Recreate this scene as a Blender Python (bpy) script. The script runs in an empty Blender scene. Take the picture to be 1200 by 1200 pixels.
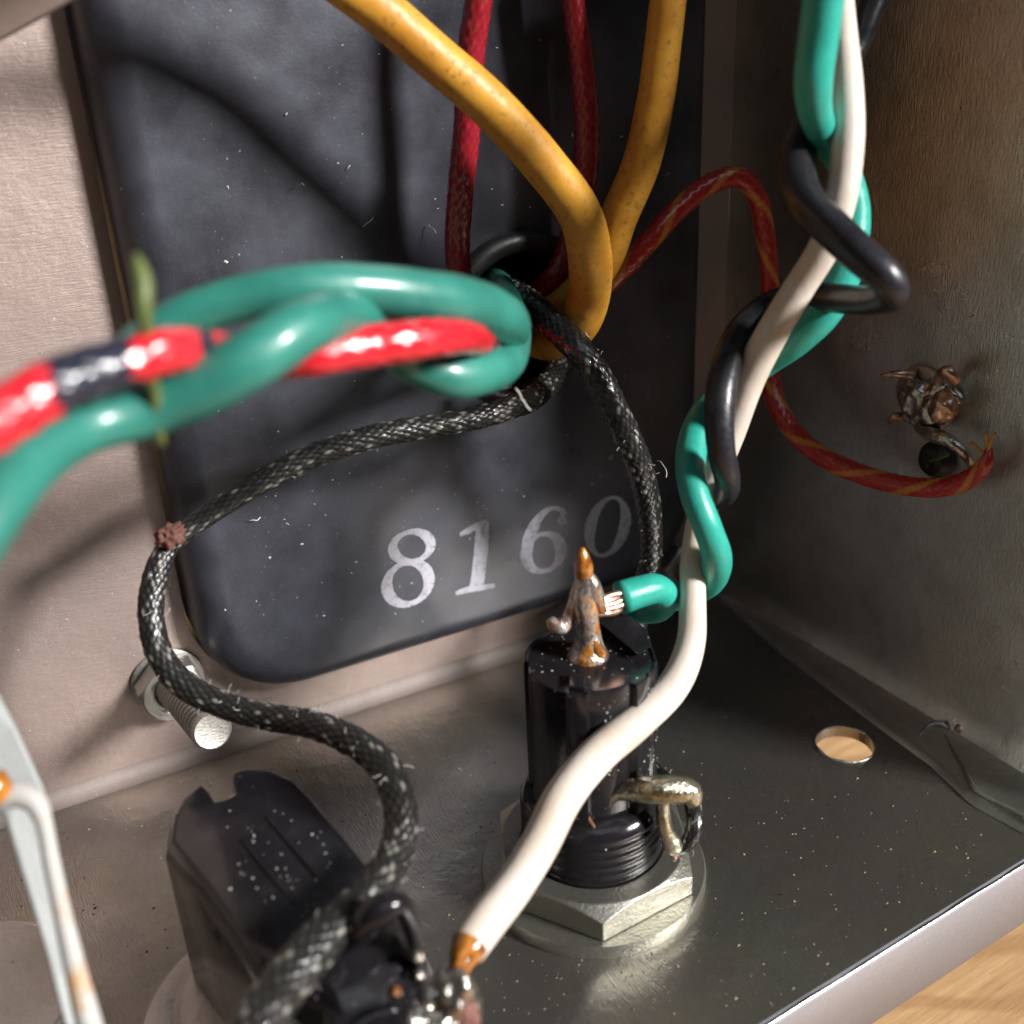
import bpy, bmesh, math, random
import numpy as np
from mathutils import Vector, Matrix, noise

rnd = random.Random(7)
rng = np.random.default_rng(7)
sc = bpy.context.scene
sc.unit_settings.system = 'METRIC'
sc.unit_settings.scale_length = 0.01          # one unit is one centimetre
col = sc.collection

# ------------------------------------------------------------------ camera
RC = np.array([[.85352843, .25798054, -.45269775],
               [-.51924243, .34890394, -.78016238],
               [-.04331869, .90095065, .43175388]])
CP = np.array([-7.68623, -8.59778, 6.51481])
FPX = 1290.0
cam_d = bpy.data.cameras.new('camera')
cam = bpy.data.objects.new('camera', cam_d)
col.objects.link(cam)
cam.matrix_world = Matrix([list(RC[i]) + [CP[i]] for i in range(3)] + [[0, 0, 0, 1]])
cam_d.sensor_width = 36
cam_d.lens = 36 * FPX / 1200
cam_d.clip_start = .05
cam_d.clip_end = 2000
cam_d.dof.use_dof = True
cam_d.dof.focus_distance = 9.1
cam_d.dof.aperture_fstop = .31
sc.camera = cam

# ------------------------------------------------------------------ world and lamps
w = bpy.data.worlds.new('World')
sc.world = w
w.use_nodes = True
bg = w.node_tree.nodes['Background']
bg.inputs[0].default_value = (.80, .88, 1.0, 1)
bg.inputs[1].default_value = .022


def lamp(name, pos, target, size, power, color, size_y=None):
    l = bpy.data.lights.new(name, 'AREA')
    l.shape = 'RECTANGLE' if size_y else 'DISK'
    l.size = size
    if size_y:
        l.size_y = size_y
    l.energy = power
    l.color = color
    o = bpy.data.objects.new(name, l)
    col.objects.link(o)
    o.location = pos
    o.rotation_euler = (Vector(target) - Vector(pos)).to_track_quat('-Z', 'Y').to_euler()
    return o


LD = Vector((.50, -.76, .46)).normalized()
tgt = Vector((-3, -2, 1))
lamp('window_light', tgt + LD * 160, tgt, 34, 650000, (1, .98, .955))
lamp('sky_fill_light', tgt + Vector((-.1, -.65, .9)).normalized() * 150, tgt, 90, 17000, (.82, .90, 1), 60)  # added soft fill, standing in for sky light from the window
sc.view_settings.view_transform = 'Standard'
sc.view_settings.look = 'None'
sc.view_settings.exposure = 0
sc.view_settings.gamma = 1
sc.cycles.use_denoising = True


# ------------------------------------------------------------------ where things stand
def ray(px, py):
    return RC @ np.array([(px - 600) / FPX, -(py - 600) / FPX, -1.])


def at(px, py, dep):
    return CP + ray(px, py) * dep


K = .06
NB = np.array([-K, -1, 0]) / math.hypot(K, 1)      # normal of the transformer panel, towards the room
EX = np.array([1, -K, 0]) / math.hypot(K, 1)
EZ = np.array([0, 0, 1.])


def onB(px, py, h=0.):
    q = ray(px, py)
    return CP + q * ((h - NB @ CP) / (NB @ q))


def onF(px, py, z=0.):
    q = ray(px, py)
    return CP + q * ((z - CP[2]) / q[2])


def onR(px, py, off=0.):
    q = ray(px, py)
    return CP + q * ((-off - CP[0]) / q[0])


def dep_of(P):
    return float(-((RC.T @ (np.array(P) - CP))[2]))


def bpt(a, b, h=0.):
    return EX * a + EZ * b + NB * h


# ------------------------------------------------------------------ helpers
def tag(o, label=None, cat=None, group=None, kind=None):
    if label: o['label'] = label
    if cat: o['category'] = cat
    if group: o['group'] = group
    if kind: o['kind'] = kind
    return o


def empty(name, loc, label, cat, group=None):
    o = bpy.data.objects.new(name, None)
    o.empty_display_size = .3
    col.objects.link(o)
    o.location = Vector(loc)
    return tag(o, label, cat, group)


def build(name, V, Fc, mat, parent=None, smooth=True, uv=None, vcol=None, loc=None):
    V = np.asarray(V, float)
    if parent is not None:
        org = np.array(parent_origin(parent))
    elif loc is not None:
        org = np.array(loc, float)
    else:
        org = V[0].copy()
    me = bpy.data.meshes.new(name)
    me.from_pydata((V - org).tolist(), [], Fc)
    if smooth:
        me.polygons.foreach_set('use_smooth', [True] * len(me.polygons))
    if uv is not None:
        ul = me.uv_layers.new(name='uv')
        idx = np.empty(len(me.loops), int)
        me.loops.foreach_get('vertex_index', idx)
        ul.data.foreach_set('uv', np.asarray(uv)[idx].astype(float).ravel())
    if vcol is not None:
        ca = me.color_attributes.new('tone', 'FLOAT_COLOR', 'POINT')
        c4 = np.ones((len(V), 4))
        c4[:, :3] = vcol
        ca.data.foreach_set('color', c4.ravel())
    me.materials.append(mat)
    me.validate()
    o = bpy.data.objects.new(name, me)
    col.objects.link(o)
    if parent is not None:
        o.parent = parent
    else:
        o.location = Vector(org)
    return o


def parent_origin(p):
    v = Vector(p.location)
    while p.parent is not None:
        p = p.parent
        v = v + Vector(p.location)
    return v


def bevel(o, width, seg=2, ang=30):
    m = o.modifiers.new('bevel', 'BEVEL')
    m.width = width
    m.segments = seg
    m.limit_method = 'ANGLE'
    m.angle_limit = math.radians(ang)
    return o


def sharp(o, deg=35):
    bm = bmesh.new()
    bm.from_mesh(o.data)
    a = math.radians(deg)
    for e in bm.edges:
        if len(e.link_faces) == 2 and e.calc_face_angle(0) > a:
            e.smooth = False
    bm.to_mesh(o.data)
    bm.free()
    return o


def spline(P, step):
    """centripetal-like Catmull-Rom through the rows of P (x,y,z,r), resampled at about step"""
    P = np.asarray(P, float)
    Q = np.vstack([2 * P[0] - P[1], P, 2 * P[-1] - P[-2]])
    out = []
    for i in range(1, len(Q) - 2):
        p0, p1, p2, p3 = Q[i - 1:i + 3]
        d = [max(np.linalg.norm((b - a)[:3]), 1e-4) ** .5 for a, b in ((p0, p1), (p1, p2), (p2, p3))]
        t0, t1 = 0, d[0]
        t2 = t1 + d[1]
        t3 = t2 + d[2]
        n = 24
        for t in np.linspace(t1, t2, n, endpoint=False):
            A1 = (t1 - t) / (t1 - t0) * p0 + (t - t0) / (t1 - t0) * p1
            A2 = (t2 - t) / (t2 - t1) * p1 + (t - t1) / (t2 - t1) * p2
            A3 = (t3 - t) / (t3 - t2) * p2 + (t - t2) / (t3 - t2) * p3
            B1 = (t2 - t) / (t2 - t0) * A1 + (t - t0) / (t2 - t0) * A2
            B2 = (t3 - t) / (t3 - t1) * A2 + (t - t1) / (t3 - t1) * A3
            out.append((t2 - t) / (t2 - t1) * B1 + (t - t1) / (t2 - t1) * B2)
    out.append(P[-1])
    out = np.array(out)
    s = np.r_[0, np.cumsum(np.linalg.norm(np.diff(out[:, :3], axis=0), axis=1))]
    n = max(3, int(s[-1] / step) + 1)
    ss = np.linspace(0, s[-1], n)
    return np.stack([np.interp(ss, s, out[:, k]) for k in range(4)], 1), ss


def tube_mesh(P, seg=20, step=.04, hfun=None, flat=None, wob=0.):
    C, S = spline(P, step)
    n = len(C)
    T = np.gradient(C[:, :3], axis=0)
    T /= np.linalg.norm(T, axis=1)[:, None] + 1e-9
    N = np.zeros((n, 3))
    a = np.array([0, 0, 1.]) if abs(T[0][2]) < .9 else np.array([1., 0, 0])
    v = a - T[0] * (a @ T[0])
    N[0] = v / np.linalg.norm(v)
    for i in range(1, n):
        v = N[i - 1] - T[i] * (N[i - 1] @ T[i])
        N[i] = v / (np.linalg.norm(v) + 1e-9)
    B = np.cross(T, N)
    u = np.linspace(0, 1, seg + 1)
    U, SS = np.meshgrid(u, S)
    h = np.zeros_like(U)
    vc = None
    if hfun:
        h, vc = hfun(U, SS, C[:, 3][:, None])
    rr = C[:, 3][:, None] * (1 + h)
    if wob:
        ph = rng.uniform(0, 9, 4)
        rr = rr * (1 + wob * (np.sin(SS * 3.1 + ph[0]) * .5 + np.sin(SS * 7.3 + ph[1] + U * 6.283) * .35 + np.sin(SS * 17 + ph[2]) * .15))
    cs, sn = np.cos(U * 2 * np.pi), np.sin(U * 2 * np.pi)
    if flat: sn = sn * flat
    V = C[:, None, :3] + rr[..., None] * (cs[..., None] * N[:, None] + sn[..., None] * B[:, None])
    m = seg + 1
    V = V.reshape(-1, 3)
    uv = np.stack([U.ravel(), SS.ravel()], 1)
    i, j = np.meshgrid(np.arange(n - 1), np.arange(seg), indexing='ij')
    a = (i * m + j).ravel()
    Fc = np.stack([a, a + 1, a + m + 1, a + m], 1).tolist()
    # rounded caps
    k0 = len(V)
    V = np.vstack([V, C[0, :3] - T[0] * C[0, 3] * .25, C[-1, :3] + T[-1] * C[-1, 3] * .25])
    uv = np.vstack([uv, [.5, 0], [.5, S[-1]]])
    for j in range(seg):
        Fc.append([k0, j + 1, j])
        b = (n - 1) * m
        Fc.append([k0 + 1, b + j, b + j + 1])
    if vc is not None:
        vc = np.vstack([vc.reshape(-1, 3), vc.reshape(-1, 3)[:1], vc.reshape(-1, 3)[-1:]])
    return V, Fc, uv, vc


def thin(pts, k=.86):
    return [(*p[:3], p[3] * k) for p in pts]


def near(pts):
    return [(p[0], p[1], p[2] - max(0, 7 - p[2]) * .42, p[3]) for p in pts]


def path(pts):
    """(px, py, depth-or-plane, width in px) traced points as rows x,y,z,r"""
    out = []
    wl = 30
    for p in pts:
        px, py, d = p[:3]
        wl = p[3] if len(p) > 3 else wl
        if isinstance(d, tuple):
            P = {'R': onR, 'B': onB, 'F': onF}[d[0]](px, py, d[1])
        else:
            P = at(px, py, d)
        out.append(list(P) + [wl / 2 * dep_of(P) / FPX])
    return out


def tube(name, pts, mat, parent=None, seg=20, step=.04, hfun=None, world=False, flat=None, wob=0.):
    P = pts if world else path(pts)
    V, Fc, uv, vc = tube_mesh(P, seg, step, hfun, flat, wob)
    return build(name, V, Fc, mat, parent, True, uv, vc)


def braid(nc=8, pitch=.16, amp=.13, cols=((.02, .02, .02), (.05, .05, .05)), alt=None, fam_b=None, lit_crest_wear=0.):
    """woven sleeve: two families of strands passing over and under each other"""
    r_ = np.random.default_rng(nc * 13 + int(pitch * 100))
    tbl = r_.uniform(0, 1, (997,))

    def f(U, S, R):
        sl_ = .25 * np.sin(S * 3.7 + nc) + .12 * np.sin(S * 9.1)
        a = U * nc + S / pitch + sl_
        b = U * nc - S / pitch + sl_ * .6
        ia, ib = np.floor(a).astype(int), np.floor(b).astype(int)
        fa, fb = a - ia, b - ib
        par = (ia + ib) % 2
        across = np.where(par == 0, fa, fb)
        along = np.where(par == 0, fb, fa)
        h = np.sin(np.pi * across) ** .6 * np.sin(np.pi * along) ** .35
        key = np.where(par == 0, ia % nc * 31 + 7, ib % nc * 17 + 3)
        t = tbl[(key * 7 + ia * 29) % 997]
        t2 = tbl[(ia * 113 + ib * 57) % 997]
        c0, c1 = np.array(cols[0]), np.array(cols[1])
        m = np.clip(h ** 2 * (.35 + .9 * t2), 0, 1)[..., None]  # strand tops lighter, gaps darker: light painted into the colour
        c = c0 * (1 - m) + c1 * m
        if fam_b is not None:
            k = alt(U, S, ia, ib, par)[..., None]
            c = c * (1 - k) + np.array(fam_b) * k
        if lit_crest_wear:
            g = np.clip((t2 > 1 - lit_crest_wear) * h ** 3, 0, 1)[..., None] * .8  # random worn fibres on the crests, also lightened as if lit
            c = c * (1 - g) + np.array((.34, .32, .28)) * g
        big = np.sin(S * 2.3 + 5 * np.sin(S * .7) + U * 6.283) * np.sin(S * 5.1 + nc)
        return (h - .7) * amp * (1 + .5 * big) + (t2 - .5) * amp * .6 + .035 * big * (amp > .085), c
    return f


# ------------------------------------------------------------------ materials
def mat(name, base=(.5, .5, .5), rough=.5, metal=0., spec=.5, coat=0., sss=0.):
    m = bpy.data.materials.new(name)
    m.use_nodes = True
    b = m.node_tree.nodes['Principled BSDF']
    b.inputs['Base Color'].default_value = (*base, 1)
    b.inputs['Roughness'].default_value = rough
    b.inputs['Metallic'].default_value = metal
    b.inputs['Specular IOR Level'].default_value = spec
    b.inputs['Coat Weight'].default_value = coat
    b.inputs['Coat Roughness'].default_value = .12
    if sss:
        b.inputs['Subsurface Weight'].default_value = sss
        b.inputs['Subsurface Radius'].default_value = (.08, .06, .04)
        b.inputs['Subsurface Scale'].default_value = .6
    return m


def nd(m, t, **kw):
    n = m.node_tree.nodes.new(t)
    for k, v in kw.items():
        if hasattr(n, k):
            setattr(n, k, v)
        else:
            n.inputs[k].default_value = v
    return n


def lk(m, a, b):
    m.node_tree.links.new(a, b)


def ramp(m, src, stops, interp='LINEAR'):
    r = nd(m, 'ShaderNodeValToRGB')
    r.color_ramp.interpolation = interp
    e = r.color_ramp.elements
    while len(e) < len(stops):
        e.new(.5)
    for k, (p, c) in enumerate(stops):
        e[k].position = p
        e[k].color = (*c, 1) if len(c) == 3 else c
    lk(m, src, r.inputs[0])
    return r.outputs[0]


def g3(v):
    return (v, v, v)


def coords(m, scale=(1, 1, 1), uv=False, rot=(0, 0, 0)):
    tc = nd(m, 'ShaderNodeTexCoord')
    mp = nd(m, 'ShaderNodeMapping')
    mp.inputs['Scale'].default_value = scale
    mp.inputs['Rotation'].default_value = rot
    lk(m, tc.outputs['UV' if uv else 'Object'], mp.inputs[0])
    return mp.outputs[0]


def noi(m, co, scale, detail=4, rough=.5):
    n = nd(m, 'ShaderNodeTexNoise')
    n.inputs['Scale'].default_value = scale
    n.inputs['Detail'].default_value = detail
    n.inputs['Roughness'].default_value = rough
    lk(m, co, n.inputs['Vector'])
    return n.outputs['Fac']


def mix(m, fac, a, b):
    n = nd(m, 'ShaderNodeMix', data_type='RGBA')
    if isinstance(fac, float):
        n.inputs[0].default_value = fac
    else:
        lk(m, fac, n.inputs[0])
    for k, v in ((6, a), (7, b)):
        if isinstance(v, tuple):
            n.inputs[k].default_value = (*v, 1)
        else:
            lk(m, v, n.inputs[k])
    return n.outputs[2]


def bump(m, h, strength=.3, dist=.02, prev=None):
    b = nd(m, 'ShaderNodeBump')
    b.inputs['Strength'].default_value = strength
    b.inputs['Distance'].default_value = dist
    lk(m, h, b.inputs['Height'])
    if prev is not None:
        lk(m, prev, b.inputs['Normal'])
    lk(m, b.outputs[0], m.node_tree.nodes['Principled BSDF'].inputs['Normal'])
    return b.outputs[0]


def setc(m, sock, what='Base Color'):
    lk(m, sock, m.node_tree.nodes['Principled BSDF'].inputs[what])


def specks(m, co, scale, size, keep=.5):
    """small round specks: 1 on a speck, 0 elsewhere"""
    v = nd(m, 'ShaderNodeTexVoronoi')
    v.inputs['Scale'].default_value = scale
    lk(m, co, v.inputs['Vector'])
    a = ramp(m, v.outputs['Distance'], [(0, g3(1)), (size, g3(1)), (size * 1.6, g3(0)), (1, g3(0))])
    b = ramp(m, v.outputs['Color'], [(0, g3(0)), (keep, g3(0)), (keep + .02, g3(1)), (1, g3(1))])
    n = nd(m, 'ShaderNodeMath', operation='MULTIPLY')
    lk(m, a, n.inputs[0])
    lk(m, b, n.inputs[1])
    return n.outputs[0]


def steel(name, base, dark, rough, metal=.85, brush=(3, 3, 3), dust=(.45, .40, .33), dustk=.72, tint=None, relief=.12):
    m = mat(name, base, rough, metal)
    co = coords(m)
    cb = coords(m, brush)
    n1 = noi(m, co, .7, 6, .6)
    n2 = noi(m, co, 38, 5, .7)
    n3 = noi(m, cb, 9, 5, .6)
    c = mix(m, ramp(m, n1, [(.30, g3(0)), (.72, g3(1))]), dark, base)
    c = mix(m, ramp(m, n2, [(.35, g3(.0)), (.75, g3(.35))]), c, tuple(x * .55 for x in base))
    if tint:
        c = mix(m, ramp(m, noi(m, co, 2.3, 8, .8), [(.46, g3(0)), (.70, g3(.5))]), c, tint)
    pits = specks(m, co, 5.5, .035, .45)
    c = mix(m, pits, c, (.06, .045, .035))
    d = specks(m, co, 9, .045, dustk)
    c = mix(m, d, c, dust)
    setc(m, c)
    setc(m, ramp(m, n1, [(.3, g3(rough + .1)), (.7, g3(rough - .06))]), 'Roughness')
    mm = nd(m, 'ShaderNodeMath', operation='MULTIPLY_ADD')
    lk(m, d, mm.inputs[0])
    mm.inputs[1].default_value = -metal
    mm.inputs[2].default_value = metal
    setc(m, mm.outputs[0], 'Metallic')
    b0 = bump(m, n3, .30, .02)
    b0 = bump(m, noi(m, co, 3.5, 5, .65), relief, .05, b0)
    b1 = bump(m, n2, .16, .006, b0)
    bump(m, n1, .25, .08, b1)
    return m


M = {}
M['panel'] = steel('worn_plated_panel', (.47, .36, .32), (.34, .27, .245), .42, .5, (1, 1, 14))
M['floor'] = steel('dull_plated_steel', (.40, .38, .355), (.26, .245, .225), .27, .92, (10, 1, 1), (.5, .44, .34), .66, (.40, .37, .25), .16)
M['side'] = steel('side_plated_steel', (.80, .80, .76), (.62, .62, .58), .30, 1., (1, 8, 1), (.5, .42, .32), .85, (.36, .34, .27))  # side panel plating: pale base with random darker mottling
M['edge'] = mat('bright_bare_metal', (.75, .76, .80), .25, 1.)  # bright metal for the flange's highlight bead and the scratch
bump(M['edge'], noi(M['edge'], coords(M['edge'], (9, 1, 1)), 6, 4), .3, .01)
M['flange'] = steel('brushed_flange', (.44, .44, .48), (.36, .36, .40), .42, .6, (12, 1, 1), (.45, .4, .35), .9)
M['bend'] = steel('worn_shaded_bend', (.32, .26, .235), (.25, .21, .19), .6, .3, (1, 1, 14))  # panel sheet with its base darkened to carry the side panel's shade
M['nickel'] = steel('nickel_plate', (.42, .41, .36), (.30, .29, .25), .36, .9, (4, 4, 4), (.5, .45, .35), .9)
M['zinc'] = steel('dull_zinc', (.62, .60, .56), (.42, .39, .36), .36, .85, (2, 2, 9), (.4, .35, .3), .8)
M['blade'] = steel('tinned_blade', (.34, .35, .345), (.25, .26, .255), .6, .1, (3, 3, 3), (.5, .35, .2), .85)

# black transformer enamel
m = M['enamel'] = mat('black_enamel', (.018, .018, .021), .42, .45, .9)
co = coords(m)
n1 = noi(m, co, 1.3, 6, .6)
c = mix(m, ramp(m, n1, [(.3, g3(0)), (.75, g3(1))]), (.026, .027, .034), (.082, .085, .112))
c = mix(m, ramp(m, noi(m, co, 60, 3, .7), [(.55, g3(0)), (.8, g3(.25))]), c, (.24, .24, .27))
big = specks(m, co, 6.5, .035, .62)
fine = specks(m, co, 17, .055, .72)
c = mix(m, big, c, (.42, .42, .44))
c = mix(m, fine, c, (.28, .28, .31))
setc(m, c)
setc(m, ramp(m, n1, [(.3, g3(.32)), (.7, g3(.46))]), 'Roughness')
b0 = bump(m, noi(m, co, 45, 4, .6), .12, .01)
bump(m, noi(m, co, .8, 2, .5), .5, .10, b0)

m = M['print'] = mat('worn_white_print', (.42, .40, .46), .6)
co = coords(m)
n1 = noi(m, co, 14, 6, .75)
setc(m, mix(m, ramp(m, n1, [(.34, g3(0)), (.50, g3(1))]), (.22, .21, .25), (.50, .48, .54)))
bump(m, n1, .2, .005)


def pvc(name, base, dark, rough=.32, grime=(.10, .05, .03), gk=.62, sss=.12, coat=0.):
    m = mat(name, base, rough, 0, .5, coat, sss)
    co = coords(m)
    n1 = noi(m, co, 2.2, 5, .6)
    n2 = noi(m, co, 16, 5, .7)
    c = mix(m, ramp(m, n1, [(.32, g3(0)), (.68, g3(1))]), dark, base)
    c = mix(m, ramp(m, n2, [(gk, g3(0)), (gk + .14, g3(.6))]), c, grime)
    setc(m, c)
    setc(m, ramp(m, n2, [(.3, g3(rough - .07)), (.75, g3(rough + .2))]), 'Roughness')
    b0 = bump(m, noi(m, co, 30, 4, .6), .18, .008)
    bump(m, n1, .35, .03, b0)
    return m


M['yellow'] = pvc('yellow_cloth_insulation', (.64, .33, .035), (.42, .17, .015), .42, (.14, .05, .015), .54)
M['white'] = pvc('aged_white_insulation', (.66, .60, .54), (.58, .48, .38), .33, (.55, .40, .22), .70)
M['teal'] = pvc('teal_insulation', (.035, .38, .30), (.02, .28, .22), .30, (.01, .20, .15), .72)
M['green'] = pvc('dark_green_insulation', (.035, .23, .18), (.02, .15, .12), .36, (.02, .07, .05), .60, .05, .3)
M['olive'] = pvc('olive_insulation', (.13, .16, .05), (.08, .11, .03), .35)
M['black'] = pvc('black_insulation', (.022, .021, .026), (.012, .011, .014), .30, (.10, .08, .08), .72, 0)
M['rubber'] = pvc('black_rubber', (.014, .014, .014), (.010, .010, .010), .38, (.06, .06, .06), .7, 0)


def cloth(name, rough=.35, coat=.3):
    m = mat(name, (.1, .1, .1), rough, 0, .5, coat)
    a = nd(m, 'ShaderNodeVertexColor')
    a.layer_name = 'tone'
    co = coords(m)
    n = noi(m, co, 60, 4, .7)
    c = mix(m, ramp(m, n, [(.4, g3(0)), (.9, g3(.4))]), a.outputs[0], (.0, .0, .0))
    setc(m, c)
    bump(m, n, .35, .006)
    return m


M['cloth'] = cloth('woven_cloth_sleeve', .36, .25)
M['lacquer'] = cloth('lacquered_cloth_sleeve', .26, .6)

# glossy black moulding with dust
m = M['bakelite'] = mat('black_bakelite', (.009, .008, .009), .12, 0, .42, .1)
co = coords(m)
n2 = noi(m, co, 7, 5, .7)
dd = specks(m, co, 10, .055, .70)
dd2 = specks(m, co, 26, .07, .80)
c = mix(m, dd, (.011, .010, .012), (.45, .42, .40))
c = mix(m, dd2, c, (.30, .28, .27))
c = mix(m, ramp(m, n2, [(.6, g3(0)), (.85, g3(.2))]), c, (.05, .047, .045))
setc(m, c)
setc(m, ramp(m, n2, [(.35, g3(.10)), (.75, g3(.24))]), 'Roughness')
film = noi(m, co, 3.2, 7, .75)
fl_ = ramp(m, film, [(.5, g3(0)), (.75, g3(.16))])
lkc = mix(m, fl_, c, (.10, .092, .085))
setc(m, lkc)
bump(m, noi(m, co, 18, 4, .7), .14, .01)

m = M['solder'] = mat('old_solder', (.66, .64, .60), .26, .95)
co = coords(m)
n1 = noi(m, co, 7, 4, .6)
setc(m, mix(m, ramp(m, n1, [(.35, g3(0)), (.7, g3(1))]), (.34, .28, .22), (.78, .76, .72)))
bump(m, noi(m, co, 14, 3, .6), .5, .03)
m = M['brass'] = mat('tarnished_tinned_brass', (.66, .60, .44), .24, .95)
co = coords(m)
n1 = noi(m, co, 6, 4, .6)
setc(m, mix(m, ramp(m, n1, [(.35, g3(0)), (.65, g3(1))]), (.40, .32, .19), (.84, .80, .66)))
bump(m, noi(m, co, 11, 4, .6), .6, .04)
m = M['flux'] = mat('amber_flux', (.50, .16, .015), .14, 0, .6, .8)
n1 = noi(m, coords(m), 9, 4, .6)
setc(m, mix(m, ramp(m, n1, [(.35, g3(0)), (.65, g3(1))]), (.10, .03, .008), (.55, .20, .02)))
bump(m, n1, .5, .03)
m = M['copper'] = mat('bare_copper', (.72, .36, .24), .32, .9)
n1 = noi(m, coords(m), 12, 4, .6)
setc(m, mix(m, ramp(m, n1, [(.35, g3(0)), (.65, g3(1))]), (.36, .17, .11), (.85, .58, .46)))
m = M['fluxpin'] = mat('flux_stained_solder', (.66, .64, .60), .2, .9)
co = coords(m, (1, 1, .55))
n1 = noi(m, co, 3.4, 6, .7)
fk = ramp(m, n1, [(.50, g3(0)), (.56, g3(1))])
base_ = mix(m, ramp(m, noi(m, co, 7, 4, .6), [(.35, g3(0)), (.7, g3(1))]), (.40, .36, .33), (.82, .80, .80))
amb_ = mix(m, ramp(m, noi(m, co, 9, 4, .7), [(.35, g3(0)), (.65, g3(1))]), (.07, .02, .008), (.60, .24, .03))
setc(m, mix(m, fk, base_, amb_))
setc(m, ramp(m, n1, [(.50, g3(.9)), (.56, g3(.05))]), 'Metallic')
bump(m, n1, .7, .05)
m = M['tincop'] = mat('tinned_copper', (.7, .6, .55), .35, .8)
n1 = noi(m, coords(m), 14, 4, .6)
setc(m, mix(m, ramp(m, n1, [(.4, g3(0)), (.6, g3(1))]), (.50, .28, .20), (.82, .78, .76)))
bump(m, n1, .6, .03)
M['fray'] = mat('reddish_frayed_cloth', (.16, .065, .05), .75)
M['grit'] = mat('brownish_grit', (.20, .165, .11), .8)
M['lint'] = mat('pale_lint', (.55, .52, .48), .7)
m = M['stained'] = mat('stained_tinned_wire', (.70, .66, .58), .6, .0)
n1 = noi(m, coords(m), 2.6, 4, .6)
setc(m, mix(m, ramp(m, n1, [(.52, g3(0)), (.68, g3(1))]), (.40, .39, .37), (.42, .22, .07)))

# oak table
m = M['wood'] = mat('oiled_oak', (.5, .3, .15), .5, 0, .4)
co = coords(m, (1, 1, 1), rot=(0, 0, math.radians(28)))
cs = coords(m, (.9, 9, 1), rot=(0, 0, math.radians(28)))
n1 = noi(m, cs, .9, 8, .65)
n2 = noi(m, coords(m, (2.5, 40, 1), rot=(0, 0, math.radians(28))), 1.1, 4, .6)
wv = nd(m, 'ShaderNodeTexWave')
wv.bands_direction = 'Y'
wv.inputs['Scale'].default_value = .55
wv.inputs['Distortion'].default_value = 5
wv.inputs['Detail'].default_value = 3
lk(m, co, wv.inputs['Vector'])
c = mix(m, ramp(m, n1, [(.35, g3(0)), (.65, g3(1))]), (.42, .24, .11), (.62, .40, .21))
c = mix(m, ramp(m, wv.outputs['Fac'], [(.1, g3(.55)), (.45, g3(0))]), c, (.34, .18, .08))
c = mix(m, ramp(m, n2, [(.55, g3(0)), (.72, g3(.5))]), c, (.28, .14, .06))
setc(m, c)
bump(m, n2, .2, .02)

# ------------------------------------------------------------------ setting: table
TZ = -2.2
TX0, TX1, TY0, TY1 = -40, 30, -12.5, 60
V = [(TX0, TY0, TZ), (TX1, TY0, TZ), (TX1, TY1, TZ), (TX0, TY1, TZ), (TX0, TY0, TZ - 3), (TX1, TY0, TZ - 3), (TX1, TY1, TZ - 3), (TX0, TY1, TZ - 3)]
t = build('table_top', V, [[0, 1, 2, 3], [4, 7, 6, 5], [0, 4, 5, 1], [1, 5, 6, 2], [2, 6, 7, 3], [3, 7, 4, 0]], M['wood'], smooth=False)
t['kind'] = 'structure'

# ------------------------------------------------------------------ chassis
chassis = empty('metal_chassis', (-3, 0, -.65), 'open plated steel chassis box standing on the wooden table around all the wiring', 'chassis')


def rrect(x0, x1, z0, z1, r, n=160, phase=0):
    """rounded rectangle, n points by arc length from the bottom middle"""
    r = max(r, 1e-3)
    pts = []
    for cx, cz, a0 in ((x1 - r, z0 + r, -90), (x1 - r, z1 - r, 0), (x0 + r, z1 - r, 90), (x0 + r, z0 + r, 180)):
        for k in range(17):
            a = math.radians(a0 + 90 * k / 16)
            pts.append((cx + r * math.cos(a), cz + r * math.sin(a)))
    pts = [((x0 + x1) / 2, z0)] + pts + [((x0 + x1) / 2, z0)]
    P = np.array(pts)
    s = np.r_[0, np.cumsum(np.linalg.norm(np.diff(P, axis=0), axis=1))]
    ss = np.linspace(0, s[-1], n, endpoint=False)
    return np.stack([np.interp(ss, s, P[:, 0]), np.interp(ss, s, P[:, 1])], 1)


def circ(cx, cz, rx, n=160, rz=None):
    a = np.radians(-90) + np.linspace(0, 2 * np.pi, n, endpoint=False)
    return np.stack([cx + rx * np.cos(a), cz + (rz or rx) * np.sin(a)], 1)


def bridge(loops, close=False):
    n = len(loops[0])
    V = np.vstack(loops)
    Fc = []
    for k in range(len(loops) - 1 + (1 if close else 0)):
        a0, b0 = k * n, ((k + 1) % len(loops)) * n
        for i in range(n):
            j = (i + 1) % n
            Fc.append([a0 + i, a0 + j, b0 + j, b0 + i])
    return V, Fc


def Bl(l2, h):
    return np.array([bpt(a, b, h) for a, b in l2])


BX0, BX1, BZ0, BZ1 = -5.93, -.53, .60, 9.0     # transformer outline on its panel
# back panel, with the cut-out
o1 = rrect(-16, .0, .12, 9.6, .002)
c1 = rrect(BX0 - .03, BX1 + .03, BZ0 - .03, BZ1 + .03, .95)
V, Fc = bridge([Bl(o1, 0), Bl(c1, .0), Bl(c1, -.10), Bl(o1, -.10)], True)
o = build('back_panel', V, Fc, M['panel'], chassis, smooth=False)
# fillet between back panel and floor + floor, as one bent sheet but with holes: floor separately
FH = onF(990, 872)       # the open hole


def floor_mesh(z, y1):
    return rrect(-16, -.0, y1, 0, .002)


YF = -4.80
n = 160
hole = circ(FH[0], FH[1], .262)
outr = np.array([(x, y if y < -1 else (-K * x - .14)) for x, y in rrect(-16, .0, YF, 0, .002)])
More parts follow.
